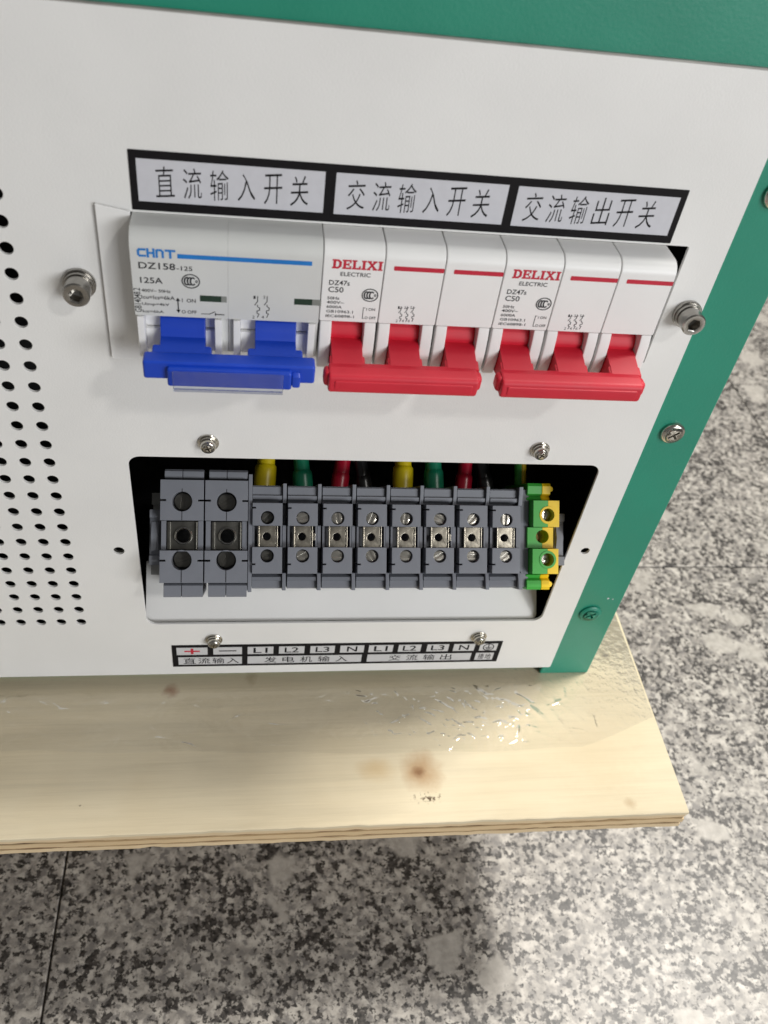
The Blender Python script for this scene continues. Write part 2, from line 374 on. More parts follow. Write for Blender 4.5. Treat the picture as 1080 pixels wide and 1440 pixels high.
SLAB = {'D': ([[(0, 0), (.62, 0), (.92, .25), (.92, .75), (.62, 1), (0, 1), (0, .84), (.10, .84), (.10, .16), (0, .16)], [(.36, .20), (.36, .80), (.52, .80), (.66, .66), (.66, .34), (.52, .20)]]),
        'E': ([[(0, 0), (.88, 0), (.88, .34), (.72, .34), (.68, .18), (.36, .18), (.36, .42), (.56, .42), (.58, .33), (.68, .33), (.68, .68), (.58, .68), (.56, .58), (.36, .58), (.36, .82), (.68, .82), (.72, .66), (.86, .66), (.86, 1), (0, 1), (0, .84), (.10, .84), (.10, .16), (0, .16)]]),
        'L': ([[(0, 0), (.86, 0), (.86, .40), (.72, .40), (.66, .18), (.36, .18), (.36, .84), (.48, .84), (.48, 1), (0, 1), (0, .84), (.10, .84), (.10, .16), (0, .16)]]),
        'I': ([[(0, 0), (.46, 0), (.46, .16), (.36, .16), (.36, .84), (.46, .84), (.46, 1), (0, 1), (0, .84), (.10, .84), (.10, .16), (0, .16)]]),
        'X': ([[(0, 0), (.36, 0), (.36, .14), (.30, .14), (.48, .36), (.64, .14), (.58, .14), (.58, 0), (1.02, 0), (1.02, .16), (.94, .16), (.62, .53), (.88, .84), (.98, .84), (.98, 1), (.56, 1), (.56, .86), (.62, .86), (.50, .70), (.38, .86), (.44, .86), (.44, 1), (0, 1), (0, .84), (.08, .84), (.36, .51), (.08, .16), (0, .16)]])}

# ------------------------------------------------------------------ fasteners (built about the origin, head towards -y, seat at y = 0)
def hex_bolt_meshes():
    washer = MB(); washer.lathe([(2.6, 0), (4.75, 0), (4.9, .2), (4.9, 1.2), (4.7, 1.45), (2.6, 1.45)], 40)
    spring = MB(); spring.lathe([(2.6, 1.45), (4.35, 1.45), (4.4, 1.6), (4.4, 2.6), (4.3, 2.75), (2.6, 2.75)], 40)
    head = MB()
    head.lathe([(2.5, 2.75), (3.75, 2.75), (3.95, 2.95), (3.95, 7.2), (3.55, 7.7), (2.75, 7.7)], 48)
    hexr = [(2.25*math.cos(math.pi/3*i), 2.25*math.sin(math.pi/3*i)) for i in range(6)]
    rim = [(2.75*math.cos(math.pi/24*i), 2.75*math.sin(math.pi/24*i)) for i in range(48)]
    def hp(i):
        k, t = divmod(i, 8); a, b = hexr[k % 6], hexr[(k+1) % 6]; return (a[0]+(b[0]-a[0])*t/8, a[1]+(b[1]-a[1])*t/8)
    v = [(x, -7.7, z) for x, z in rim]+[(*[hp(i)[0]], -7.45, hp(i)[1]) for i in range(48)]+[(hp(i)[0], -4.2, hp(i)[1]) for i in range(48)]+[(0, -3.6, 0)]
    f = []
    for i in range(48):
        j = (i+1) % 48
        f += [(i, j, 48+j, 48+i), (48+i, 48+j, 96+j, 96+i), (96+i, 96+j, 144)]
    head.add(v, f)
    return washer.mesh('washer', STEEL), spring.mesh('spring_washer', STEEL), head.mesh('cap_head', STEEL, 30)
def cross_loop(r, wd, ph):
    a = wd/2; pts = [(r, -a), (r, a), (a, a), (a, r), (-a, r), (-a, a), (-r, a), (-r, -a), (-a, -a), (-a, -r), (a, -r), (a, -a)]
    c, s_ = math.cos(ph), math.sin(ph); return [(x*c-z*s_, x*s_+z*c) for x, z in pts]
def pan_head(R, hgt, ph, wash, mt, names):
    """cross-recess pan head with optional washers; returns (mesh, [washer meshes])"""
    out = []; z0 = 0
    for k, (wr, wt) in enumerate(wash):
        q = MB(); q.lathe([(R*.5, z0), (wr-.15, z0), (wr, z0+.15), (wr, z0+wt-.2), (wr-.2, z0+wt), (R*.5, z0+wt)], 32); out.append((names[k], q.mesh(names[k], mt))); z0 += wt
    h = MB(); rr = R*.66
    h.lathe([(R*.4, z0), (R-.1, z0), (R, z0+.15), (R, z0+hgt*.45), (R*.93, z0+hgt*.72), (R*.80, z0+hgt*.92), (rr, z0+hgt)], 32)
    h.plate([circle(0, 0, rr, 32), cross_loop(R*.50, R*.20, ph)], -z0-hgt, -z0-hgt+hgt*.75)
    h.lathe([(rr, z0+hgt*.3), (0.001, z0+hgt*.25)], 16)
    return h.mesh('screw_head', mt, 40), out

# ------------------------------------------------------------------ floor
floor = MB().box(-1700, 2000, -1700, 2300, -165, -153.5).build('floor', GROUT, None, 0)
floor['kind'] = 'structure'
tile_me = MB().box(.55, 599.45, .55, 599.45, -153.5, -150, .5, seg=1).mesh('tile', GRANITE, 30)
for i in range(-2, 3):
    for j in range(-2, 3):
        link('tile', tile_me, floor, (-64.2+600*i, -399.7+600*j, 0))

# ------------------------------------------------------------------ plywood pallet board
yaw = -0.0075
board = thing('plywood_board', 'pale plywood pallet board with a brown knot under the white and green cabinet', 'board', (0, 0, 0))
board.rotation_euler = (0, 0, yaw)
zt = -7.5
layers = [(2.1, PLYFACE, 0), (2.6, PLYC, .25), (1.5, PLYB, .7), (3.0, PLYA, .1), (1.8, PLYB, .6), (2.6, PLYC, .2)]
rnd = random.Random(3)
for k, (th, mt, ins) in enumerate(layers):
    x0, x1, y0, y1 = -420, 232-ins, -73+ins, 330
    NX = 130
    def edge_y(i): return y0+rnd.uniform(0, .35)+(.5*rnd.random() if rnd.random() < .08 else 0)
    bm = bmesh.new(); rows = []
    fr = [edge_y(i) for i in range(NX+1)]
    xs = [x0+(x1-x0)*i/NX for i in range(NX+1)]
    sag = [rnd.uniform(-.12, .12) if k else 0 for i in range(NX+1)]
    zb = zt-th
    V = []
    for i in range(NX+1):
        c = .35 if k == 0 else .1
        V.append([bm.verts.new((xs[i]*1, y1, zt)), bm.verts.new((xs[i], fr[i]+c, zt)), bm.verts.new((xs[i], fr[i], zt-c)), bm.verts.new((xs[i], fr[i], zb+sag[i]*.2)), bm.verts.new((xs[i], y1, zb))])
    for i in range(NX):
        for q in range(5): bm.faces.new((V[i][q], V[i][(q+1) % 5], V[i+1][(q+1) % 5], V[i+1][q]))
    bm.faces.new(V[0]); bm.faces.new(V[-1][::-1])
    mb = MB(); mb.bm(bm); mb.build('ply', mt, board, 25)
    zt = zb
for x in (-380, -120, 60):
    MB().box(x, x+90, 70, 300, -150.2, zt+.1, 1.0).build('skid', PLYC, board)

# ------------------------------------------------------------------ wrinkled plastic film on the board
def film():
    rng = np.random.default_rng(11)
    NX, NY = 520, 170
    x = np.linspace(-120, 231, NX+1)[None, :].repeat(NY+1, 0); ty = np.linspace(0, 1, NY+1)[:, None]
    front = -31-9*np.clip((x+90)/160, 0, 1)+.8*np.sin(x*.031)+.5*np.sin(x*.11+1)+np.where(x > 190, 14*(x-190)/42, 0)
    y = 40+(front-40)*ty
    h = np.zeros_like(x)
    def fold(n, xr, yr, amp, wd, ln):
        for _ in range(n):
            fx, fy, a = rng.uniform(*xr), rng.uniform(*yr), rng.uniform(0, math.pi)
            A, W, L, cv = rng.uniform(*amp), rng.uniform(*wd), rng.uniform(*ln), rng.uniform(-.05, .05)
            i0, i1 = np.searchsorted(x[0], [fx-2.5*L-3, fx+2.5*L+3]); sl = (slice(None), slice(i0, i1))
            dx, dy = x[sl]-fx, y[sl]-fy
            p = dx*math.cos(a)+dy*math.sin(a); q = -dx*math.sin(a)+dy*math.cos(a)+cv*p*p
            h[sl] += A*np.exp(-(q/W)**2-(p/L)**2)
    fold(170, (-115, 185), (-40, 15), (.05, .22), (1.2, 3.0), (5, 18))
    fold(200, (-115, 200), (-40, 5), (.08, .30), (.45, .9), (1.5, 6))
    fold(150, (85, 168), (-38, -2), (.15, .60), (.40, .7), (.8, 3.0))
    z = -7.5+.25+np.minimum(h, 2.2)*np.where(x > 208, 1, np.clip((-y-4)/7, .04, 1))
    v = np.stack([x, y, z], -1).reshape(-1, 3).tolist()
    f = [(j*(NX+1)+i, j*(NX+1)+i+1, (j+1)*(NX+1)+i+1, (j+1)*(NX+1)+i) for j in range(NY) for i in range(NX)]
    o = MB().add(v, f).build('plastic_film', FILM, None, 180)
    tag(o, 'crinkled clear plastic film spread on the plywood in front of the cabinet', 'plastic film')
film()

# ------------------------------------------------------------------ cabinet
TH = 1.2                                # panel sheet thickness
cab = thing('inverter_cabinet', 'white front panel cabinet with green frame and perforated vent holes', 'cabinet', (0, 0, -7.5))
CZ = (0, 0, 7.5)
X0, XG, XR, ZT = -250, 182.6, 204.6, 277.3
mb = MB()
# green body: side walls, top, back and a front frame behind the white panel
mb.box(X0-22, X0-20.4, 3, 300, -5, 330); mb.box(XR-1.6, XR, 4.2, 300, -6.5, 330)
mb.box(X0-20, XR-1.8, 4.2, 300, 328, 330); mb.box(X0-20, XR-1.8, 298, 299.6, -5, 327.8)
mb.box(X0-20, XR-1.8, 6, 297.8, -7.45, -5.2)
mb.build('body', GREEN, cab, loc=CZ)
MB().box(XG-3.5, XR, TH+.1, TH+2.5, -7.4, 330, .9, seg=3).build('side_frame', GREEN, cab, loc=CZ)
MB().box(X0-21, XG-3.6, TH+.1, TH+2.5, 268, 330, .5).build('top_frame', GREEN, cab, loc=CZ)
# added liner closing the compartment, near-black colour standing in for its shade
mb = MB()
mb.box(X0, 200, 120, 121, -4, 266); mb.box(X0, 200, 5, 119.8, 250, 251); mb.box(X0, 200, 5, 119.8, -4.5, -3.6)
mb.box(199, 200, 5, 119.8, -3.4, 249.8); mb.box(X0, X0+1, 5, 119.8, -3.4, 249.8)
mb.build('shade_liner', INSIDE, cab, loc=CZ)
# white panel with its vent holes, two cut-outs and two open holes
loops = [rrect(X0, XG, 0, ZT, .8, 2), rrect(-7.4, 169.2, 181.2, 225.2, .6, 2), rrect(-8.9, 168.3, 37.2, 133.4, 4.2, 6), circle(-16.4, 83.9, 2.1, 20), circle(176.0, 84.8, 1.9, 18)]
HX, HZ, HP, HPX = -35.96, 39.31, 8.21, 8.12
for c in range(0, 9):
    for r in range(0, 27 if c < 2 else 26):
        if HZ+r*HP < 262: loops.append(circle(HX-c*HPX, HZ+r*HP, 2.02, 18))
mb = MB(); mb.plate(loops, 0, TH, .18)
panel = mb.build('front_panel', WHITE, cab, 0, CZ)
MB().box(X0, XG-.4, .25, TH+.05, ZT-.05, ZT+.55).build('panel_edge', EDGE, panel, 0)
# a threaded insert in the left open hole and a slot behind the right one
MB().lathe([(2.9, -TH-.2), (2.9, -TH-5), (1.5, -TH-5), (1.5, -TH-.2), (2.9, -TH-.2)], 24).build('threaded_insert', DULL, panel, loc=(-16.4, 0, 83.9))

# fasteners
wm, sm_, hm = hex_bolt_meshes()
for x, z, a in ((-16.9, 201.9, .3), (177.1, 201.8, .15)):
    h = link('hex_socket_bolt', hm, cab, (x, 0, z+7.5)); h.rotation_euler = (0, a, 0)
    link('washer', wm, h); link('spring_washer', sm_, h)
small, ws = pan_head(2.75, 2.0, .6, [(3.75, .8), (3.2, .9)], NICKEL, ['washer', 'spring_washer'])
for x, z, a in ((19.4, 140.7, .2), (141.6, 140.9, 1.1), (19.3, 26.2, .7), (140.9, 25.9, .4)):
    h = link('machine_screw', small, cab, (x, 0, z+7.5)); h.rotation_euler = (0, a, 0)
    for nm, q in ws: link(nm, q, h)
flat, _ = pan_head(4.7, 2.1, .75, [], NICKEL, [])
flatg, _ = pan_head(5.2, 1.5, .75, [], GREEN, [])
for x, z, me, a, lb in ((191.9, 149.9, flat, .1, 'bare metal cross-head screw'), (191.6, 243.2, flat, .6, 'bare metal cross-head screw'), (191.6, 40.9, flatg, .2, 'cross-head screw painted over in green')):
    h = link('frame_screw', me, cab, (x, TH+.12, z+7.5)); h.rotation_euler = (0, a, 0); h['label'] = lb
# tiny nicks of missing paint on the green frame
for x, z, r in ((197.2, 51.5, .55), (199.6, 51.0, .35)):
    MB().lathe([(r, .03), (r*.5, .12), (0.001, .12)], 8).build('paint_chip', LABEL, cab, loc=(x, TH+.1, z+7.5))

# upper label strip: three fields on a black border
def label_block(x0, x1, z0, z1, fields, mt, name, lab):
    o = MB().plate([rrect(x0, x1, z0, z1, .25, 2)], -.16, -.02).build(name, BLACK, cab, 0, CZ); o['label'] = lab
    for (a, b, c, d) in fields: MB().plate([rect(a, b, c, d)], -.22, -.165).build('label_field', mt, o, 0)
    return o
fields = [(2.3, 53.9, 228.7, 240.8), (57.0, 107.3, 228.6, 240.8), (110.2, 160.4, 228.5, 240.7)]
lab = label_block(.3, 162.4, 226.0, 243.1, fields, LABEL, 'switch_label', 'black-bordered label strip with three Chinese captions')
YL = -.235
caps = [('直流输入开关', 9.7, 46.9), ('交流输入开关', 63.1, 100.0), ('交流输出开关', 115.8, 151.6)]
for body, a, b in caps:
    mb = MB(); cw = 5.4
    for i, ch in enumerate(body):
        cx = a+(b-a)*i/5; wd = cw*(.94 if ch not in '入' else .9); hh = 8.7 if ch != '入' else 7.8
        put_text(mb, ch, cx-wd/2, cx+wd/2, 234.7-hh/2, 234.7+hh/2, YL, thin=-.005, rise=.10)
    mb.build('lettering', BLACK, lab, 0)

# lower label: terminal names
def X7(u): return .6+(u-80)/(977-80)*153.0
cells = [(92, 172), (187, 262), (277, 345), (360, 428), (444, 510), (525, 590), (603, 670), (685, 748), (765, 826), (840, 900), (915, 965)]
rows2 = [(95, 262), (277, 587), (603, 897), (910, 962)]
f1 = [(X7(a), X7(b), 15.0, 20.4) for a, b in cells]; f2 = [(X7(a), X7(b), 7.6, 13.2) for a, b in rows2]
lab2 = label_block(.6, 153.6, 6.0, 22.2, f1+f2, LABELW, 'terminal_label', 'black-bordered label strip naming the terminals')
mb = MB()
for (a, b, c, d), t in zip(f1, ['+', '-', 'L1', 'L2', 'L3', 'N', 'L1', 'L2', 'L3', 'N', 'E']):
    cx = (a+b)/2
    if t == '-': stroke(mb, [(cx-3.6, 17.7), (cx+3.6, 17.7)], .75, YL)
    elif t == 'E':
        stroke(mb, circle(cx, 17.7, 2.5, 20), .5, YL, True)
        stroke(mb, [(cx, 19.6), (cx, 17.6)], .5, YL)
        for k, hw in enumerate((1.5, 1.0, .5)): stroke(mb, [(cx-hw, 17.5-k*.75), (cx+hw, 17.5-k*.75)], .4, YL-.004)
    elif t != '+':
        wd = 6.4 if len(t) == 2 else 4.8
        put_text(mb, t, cx-wd/2, cx+wd/2, 15.8, 19.7, YL, thin=.012)
mb.build('lettering', BLACK, lab2, 0)
cx = (f1[0][0]+f1[0][1])/2; mb = MB()
mb.plate([[(cx-3.4, 17.2), (cx-.6, 17.2), (cx-.6, 15.6), (cx+.6, 15.6), (cx+.6, 17.2), (cx+3.4, 17.2), (cx+3.4, 18.2), (cx+.6, 18.2), (cx+.6, 19.8), (cx-.6, 19.8), (cx-.6, 18.2), (cx-3.4, 18.2)]], YL-.01, YL+.01)
mb.build('plus_mark', REDINK, lab2, 0)
mb = MB()
for (a, b, c, d), t, (e, g) in zip(f2, ['直流输入', '发电机输入', '交流输出', '接地'], [(.06, .97), (.12, .90), (.18, .84), (.12, .9)]):
    x0 = a+(b-a)*e; x1 = a+(b-a)*g; st = (x1-x0)/len(t); cw = min(5.6, st*.84)
    for i, ch in enumerate(t):
        c0 = x0+st*(i+.5); put_text(mb, ch, c0-cw/2, c0+cw/2, 8.2, 12.6, YL, thin=.006)
mb.build('lettering', BLACK, lab2, 0)

# ------------------------------------------------------------------ white shim strip beside the blue breaker
bm = bmesh.new(); q = [(-9.7, -1.5, 227.6), (-.3, -1.5, 225.9), (.4, -1.5, 176.2), (-9.9, -1.5, 176.0)]
fr = [bm.verts.new(p) for p in q]; bk = [bm.verts.new((p[0], p[1]+.8, p[2])) for p in q]
bm.faces.new(fr); bm.faces.new(bk[::-1])
for i in range(4): bm.faces.new((fr[i], bk[i], bk[(i+1) % 4], fr[(i+1) % 4]))
bmesh.ops.recalc_face_normals(bm, faces=bm.faces[:])
bmesh.ops.bevel(bm, geom=bm.edges[:], offset=.15, segments=1, affect='EDGES')
o = MB().bm(bm).build('filler_strip', CASE, None, 30)
tag(o, 'narrow blank white plastic strip filling the gap beside the blue-handled breaker', 'filler strip')

# ------------------------------------------------------------------ circuit breakers
ZC = 225.0; YF = -12.0
def arc(cy, cz, r, a0, a1, n=6): return [(cy+r*math.cos(math.radians(a0+(a1-a0)*i/n)), cz+r*math.sin(math.radians(a0+(a1-a0)*i/n))) for i in range(n+1)]
TOPPROF = [(34, ZC)]+arc(YF+4.2, ZC-4.2, 4.2, 90, 180, 7)+[(YF, 200.2), (-3, 200.2), (34, 200.2)]
def ccc(mb, cx, cz, w, h, y):
    stroke(mb, [(cx+w/2*math.cos(t*math.pi/12), cz+h/2*math.sin(t*math.pi/12)) for t in range(24)], .32, y, True)
    for k in range(3):
        c = cx+(-.22+.17*k)*w
        stroke(mb, [(c+w*.14*math.cos(a), cz+h*.27*math.sin(a)) for a in [math.radians(50+260*i/9) for i in range(10)]], .42, y-.006)
    stroke(mb, [(cx+w*.33+w*.05*math.cos(t*math.pi/4), cz+h*.08*math.sin(t*math.pi/4)) for t in range(8)], .2, y-.006, True)
Z2 = lambda u, v: (430+u/3.6, 220+v/3.6)
def red_breaker(dx, label):
    br = thing('circuit_breaker', label, 'circuit breaker', (54+dx, 0, 181), 'red-handled breakers')
    org = (-(54+dx), 0, -181)
    for k in range(3):
        a = 54+dx+18*k+.12; b = a+17.76
        mb = MB(); mb.prism(TOPPROF, a, b, .35)
        lug = [(34, 200.0), (YF, 200.0), (YF-.7, 197), (YF-1.2, 192), (YF-1.1, 188), (YF-.5, 184.8)]+arc(YF+1.3, 184.4, 1.8, 180, 262, 5)+[(-2, 182.0), (34, 182.0)]
        mb.prism(lug, a+.3, a+3.9, .5); mb.prism(lug, b-3.9, b-.3, .5)
        mb.box(a+3.95, b-3.95, 1.5, 34, 183.5, 200.0)
        mb.box(a+.2, b-.2, 0, 34, 181.3, 181.9)
        mb.build('pole_case', CASE, br, 32, org)
        # red toggle: drum, groove, lever
        c = (a+b)/2; t = MB()
        prof = arc(-2.9, 193.0, 7.6, 60, 168, 10)+[(-10.3, 193.9), (-10.2, 193.2), (-12.2, 193.3), (-13.6, 192.8), (-20.8, 190.7), (-20.8, 185.8), (-12, 184.0), (0, 184.0)]
        t.prism(prof, c-4.85, c+4.85, .25)
        t.prism([(-17.5, 191.4), (-20.9, 190.4), (-20.9, 186.2), (-18, 186.0)], c-5.5, c+5.5, .5)
        t.build('toggle', RED, br, 35, org)
    x0, x1 = 55.6+dx, 105.0+dx
    t = MB()
    t.prism(arc(-22.4, 189.0, 1.9, 90, 100, 1)+arc(-25.0, 188.8, 1.6, 95, 180, 4)+[(-26.8, 186.2)]+arc(-25.2, 185.3, 1.5, 180, 265, 4)+[(-20.4, 184.2), (-20.2, 190.7)], x0+1.4, x1-1.4, .9)
    t.box(x0, x1, -25.0, -20.3, 184.9, 190.2, 1.3, seg=3)
    t.box(x0+3.2, x1-3.2, -27.05, -25.5, 185.4, 188.6, .5)
    t.build('tie_bar', RED, br, 40, org)
    y = YF-.05
    # logo
    mb = MB(); A, B, T = on(*Z2(132, 570), 1, y), on(*Z2(400, 577), 1, y), on(*Z2(135, 523), 1, y)
    zb = (A.z+B.z)/2; hgt = T.z-A.z; word = 'DELIXI'; wds = {'D': .92, 'E': .88, 'L': .86, 'I': .46, 'X': 1.02}
    tot = sum(wds[c] for c in word)+.06*5; sx = (B.x-A.x)*.955/tot; x = A.x+dx
    for ch in word:
        mb.plate([[(x+px*sx, zb+pz*hgt) for px, pz in lp] for lp in SLAB[ch]], y-.012, y+.012); x += (wds[ch]+.06)*sx
    mb.build('logo', REDINK, br, 0, org)
    mb = MB()
    for body, l, r, tp in (('ELECTRIC', (175, 606), (327, 612), 585), ('DZ47s', (117, 650), (222, 655), 625), ('C50', (113, 686), (190, 690), 658),
                           ('50Hz', (108, 723), (170, 726), 708), ('400V~', (105, 745), (193, 748), 730), ('6000A', (104, 767), (182, 770), 753),
                           ('GB10963.1', (103, 790), (238, 795), 776), ('IEC60898-1', (100, 813), (243, 819), 799), ('I ON', (306, 781), (350, 783), 767), ('O OFF', (297, 823), (352, 826), 809)):
        px_text(mb, body, Z2(*l), Z2(*r), Z2(0, tp)[1], y, dx, thin=.014)
    p, q = on(*Z2(292, 766), 1, y), on(*Z2(289, 820), 1, y)
    stroke(mb, [(p.x+dx+.5, p.z), (p.x+dx, p.z), (p.x+dx, q.z), (p.x+dx+.5, q.z)], .2, y)
    cpt = on(*Z2(325, 703), 1, y); ccc(mb, cpt.x+dx, cpt.z, 4.7, 4.1, y)
    for i in range(3):     # three-pole diagram on the middle pole
        p = on(*Z2(478+31*i, 770), 1, y); q = on(*Z2(470+31*i, 832), 1, y); X = (p.x+q.x)/2+dx; zt_, zb_ = p.z, q.z; d = zt_-zb_
        put_text(mb, str(2*i+1), X-.75, X-.25, zt_-.15, zt_+.75, y); put_text(mb, str(2*i+2), X-.85, X-.25, zb_-.5, zb_+.4, y)
        stroke(mb, [(X+.25, zt_+.7), (X+.25, zt_-d*.12), (X-.35, zt_-d*.34)], .2, y); stroke(mb, [(X-.1, zt_-.05), (X+.6, zt_+.3)], .2, y)
        stroke(mb, [(X+.25, zt_-d*.32), (X+.25, zt_-d*.42), (X+.75, zt_-d*.48), (X+.75, zt_-d*.62), (X+.2, zt_-d*.66), (X+.2, zt_-d*.78), (X+.7, zt_-d*.82), (X+.4, zb_-.2)], .2, y)
    mb.build('lettering', INK, br, 0, org)
    for l, r in (((447, 558), (702, 590)), ((750, 577), (1002, 606))):
        A, B = on(*Z2(l[0], l[1]+11), 1, y), on(*Z2(r[0], r[1]-11), 1, y); z = (A.z+B.z)/2
        MB().plate([rrect(A.x+dx, B.x+dx, z-.72, z+.72, .25, 2)], y-.012, y+.012).build('stripe', REDINK, br, 0, org)
    return br
red_breaker(0, 'white three-pole breaker with red handle, touching the blue-handled breaker')
red_breaker(54, 'white three-pole breaker with red handle, beside the open corner gap and hex bolt')

# the wide two-pole breaker
bb = thing('circuit_breaker', 'wide pale grey two-pole breaker with blue handle and blue stripe', 'circuit breaker', (0, 0, 181))
org = (0, 0, -181)
Z1 = lambda u, v: (120+u/3, 190+v/3)
for k, (a, b) in enumerate(((.1, 27.0), (27.02, 53.9))):
    o = 0 if k == 0 else 27.4
    mb = MB()
    prof = [(34, ZC+.1)]+arc(YF+5, ZC-4.9, 5.0, 90, 180, 8)+[(YF, 199.2), (-3, 199.2), (34, 199.2)]
    mb.prism(prof, a, b, .07)
    mb.box(a, b, -3, 34, 181.5, 199.0)
    if k == 0: mb.box(24.6, b, YF+1.6, -3.1, 186.5, 199.0, .3)
    else: mb.box(a, 28.6, YF+1.6, -3.1, 186.5, 199.0, .3); mb.box(53.0, b, YF+.6, -3.1, 186.5, 199.0, .3)
    case = mb.build('pole_case', CASEG, bb, 32, org)
    # white handle guard: two cheeks and the floor of the slot
    g = MB(); l0, l1 = (.5, 25.1) if k == 0 else (28.5, 53.0)
    cheek = [(-2, 199.0), (YF-.6, 199.0), (YF-.6, 186.4)]+arc(YF+1.4, 186.0, 2.0, 180, 250, 5)+[(-2, 183.6)]
    g.prism(cheek, l0, l0+2.1, .25); g.prism(cheek, l1-2.1, l1, .25)
    g.box(l0+2.1, l1-2.1, -8.4, -3.2, 193.6, 198.9, .2); g.box(l0+2.1, l1-2.1, -9.6, -3.2, 186.0, 193.3, .2)
    g.build('handle_guard', CASE, case, 32)
    t = MB(); d0, d1 = (7.0, 20.2) if k == 0 else (35.0, 47.4)
    prof = arc(-5.0, 192.6, 7.6, 60, 172, 10)+[(-13.0, 192.8), (-16.5, 192.0), (-21.0, 190.4), (-21.0, 185.4), (-12, 184.0), (-3.4, 184.0)]
    t.prism(prof, d0, d1, .25)
    t.prism([(-16.2, 191.9), (-21.4, 190.6), (-21.4, 186.0), (-15, 185.6)], d0-2.2, d1+2.0, .6)
    t.build('toggle', BLUE, bb, 35, org)
t = MB()
t.box(2.5, 53.0, -24.2, -18.6, 185.2, 191.4, .8, seg=3)
t.box(9.5, 46.0, -26.2, -20, 184.0, 190.2, .8, seg=3)
t.prism([(-24, 189.6), (-25.9, 188.8), (-25.9, 185.0), (-22, 184.6)], 46, 48.6, .6)
bar = t.build('tie_bar', BLUE, bb, 40, org)
mb = MB()
mb.box(11.2, 43.4, -27.6, -27.0, 184.2, 190.4, .15, seg=1)
mb.box(11.2, 43.4, -27.7, -25.8, 183.4, 183.9, .1, seg=1)
cl = mb.build('clear_cover', CLEAR, bar, 0); cl['label'] = 'clear plastic strip over the blue handle'
y = YF-.05
mb = MB()       # CHNT wordmark in bold block strokes
A, B, T = on(*Z1(220, 510), 1, y), on(*Z1(380, 522), 1, y), on(*Z1(222, 475), 1, y); zb = (A.z+B.z)/2; H = T.z-A.z; Wd = (B.x-A.x)
lw = .50
def ch(x0, x1, fn):
    for pts in fn: stroke(mb, [(x0+(x1-x0)*px, zb+H*(.12+.76*pz)) for px, pz in pts], lw*1.25, y)
u = Wd/4
ch(A.x+u*.10, A.x+u*.80, [[(1, .0), (.2, .0), (0, .2), (0, .8), (.2, 1), (1, 1)]])
ch(A.x+u*1.10, A.x+u*1.72, [[(0, -.1), (0, 1.1)], [(1, -.1), (1, 1.1)], [(0, .5), (1, .5)]])
ch(A.x+u*2.04, A.x+u*2.68, [[(0, -.1), (0, .9), (.15, 1), (.75, 1), (1, .8), (1, -.1)]])
ch(A.x+u*3.06, A.x+u*3.90, [[(-.05, 1), (1.05, 1)], [(.5, 1), (.5, -.1)]])
mb.build('logo', BLUEINK, bb, 0, org)
A, B = on(*Z1(388, 510), 1, y), on(*Z1(957, 544), 1, y); z = (A.z+B.z)/2
MB().plate([rect(A.x, B.x, z-.68, z+.68)], y-.012, y+.012).build('stripe', BLUEINK, bb, 0, org)
mb = MB()
for body, l, r, tp in (('DZ158', (225, 563), (380, 570), 535), ('-125', (385, 571), (452, 574), 552), ('125A', (232, 623), (327, 628), 598),
                       ('400V~ 50Hz', (237, 660), (360, 667), 647), ('Icu=Ics=6kA', (237, 689), (378, 697), 673), ('Uimp=4kV', (240, 719), (355, 726), 704), ('Ics=6kA', (243, 747), (332, 752), 736),
                       ('I  ON', (408, 705), (466, 708), 689), ('O OFF', (407, 752), (470, 755), 738)):
    px_text(mb, body, Z1(*l), Z1(*r), Z1(0, tp)[1], y, thin=.014)
a, b = on(*Z1(211, 745), 1, y), on(*Z1(226, 645), 1, y); put_text(mb, 'GB14048.2', min(a.x, b.x), max(a.x, b.x)+.3, a.z, b.z, y, thin=.01, rot=True)
a, b = on(*Z1(390, 686), 1, y), on(*Z1(391, 750), 1, y)
stroke(mb, [(a.x, a.z-.4), (a.x, b.z+.4)], .35, y)
mb.add([(a.x-.65, y, a.z-1.1), (a.x+.65, y, a.z-1.1), (a.x, y, a.z), (a.x-.65, y, b.z+1.1), (a.x+.65, y, b.z+1.1), (a.x, y, b.z)], [(0, 1, 2), (3, 5, 4)])
a, b = on(*Z1(490, 754), 1, y), on(*Z1(585, 758), 1, y); zz = (a.z+b.z)/2
stroke(mb, [(a.x, zz), (a.x+2.3, zz)], .22, y); stroke(mb, [(a.x+2.3, zz), (a.x+3.9, zz+.9)], .22, y-.006); stroke(mb, [(a.x+4.0, zz), (b.x, zz)], .3, y); stroke(mb, [(a.x+4.1, zz-.4), (a.x+4.1, zz+.5)], .22, y-.006)
c = on(*Z1(445, 617), 1, y); ccc(mb, c.x, c.z, 4.9, 4.3, y)
for i in range(2):
    p = on(*Z1(722+40*i, 690), 1, y); q = on(*Z1(722+40*i, 766), 1, y); X = (p.x+q.x)/2; zt_, zb_ = p.z, q.z; d = zt_-zb_
    put_text(mb, str(2*i+1), X-.9, X-.3, zt_-.1, zt_+.9, y); put_text(mb, str(2*i+2), X-1.2, X-.5, zb_-.7, zb_+.3, y)
    stroke(mb, [(X+.3, zt_+.8), (X+.3, zt_-d*.15), (X-.5, zt_-d*.36)], .22, y)
    stroke(mb, [(X+.3, zt_-d*.34), (X+.3, zt_-d*.44), (X+.95, zt_-d*.50), (X+.95, zt_-d*.63), (X+.2, zt_-d*.67), (X+.2, zt_-d*.80), (X+.8, zt_-d*.84), (X+.3, zb_-.3)], .22, y)
mb.build('lettering', INK, bb, 0, org)
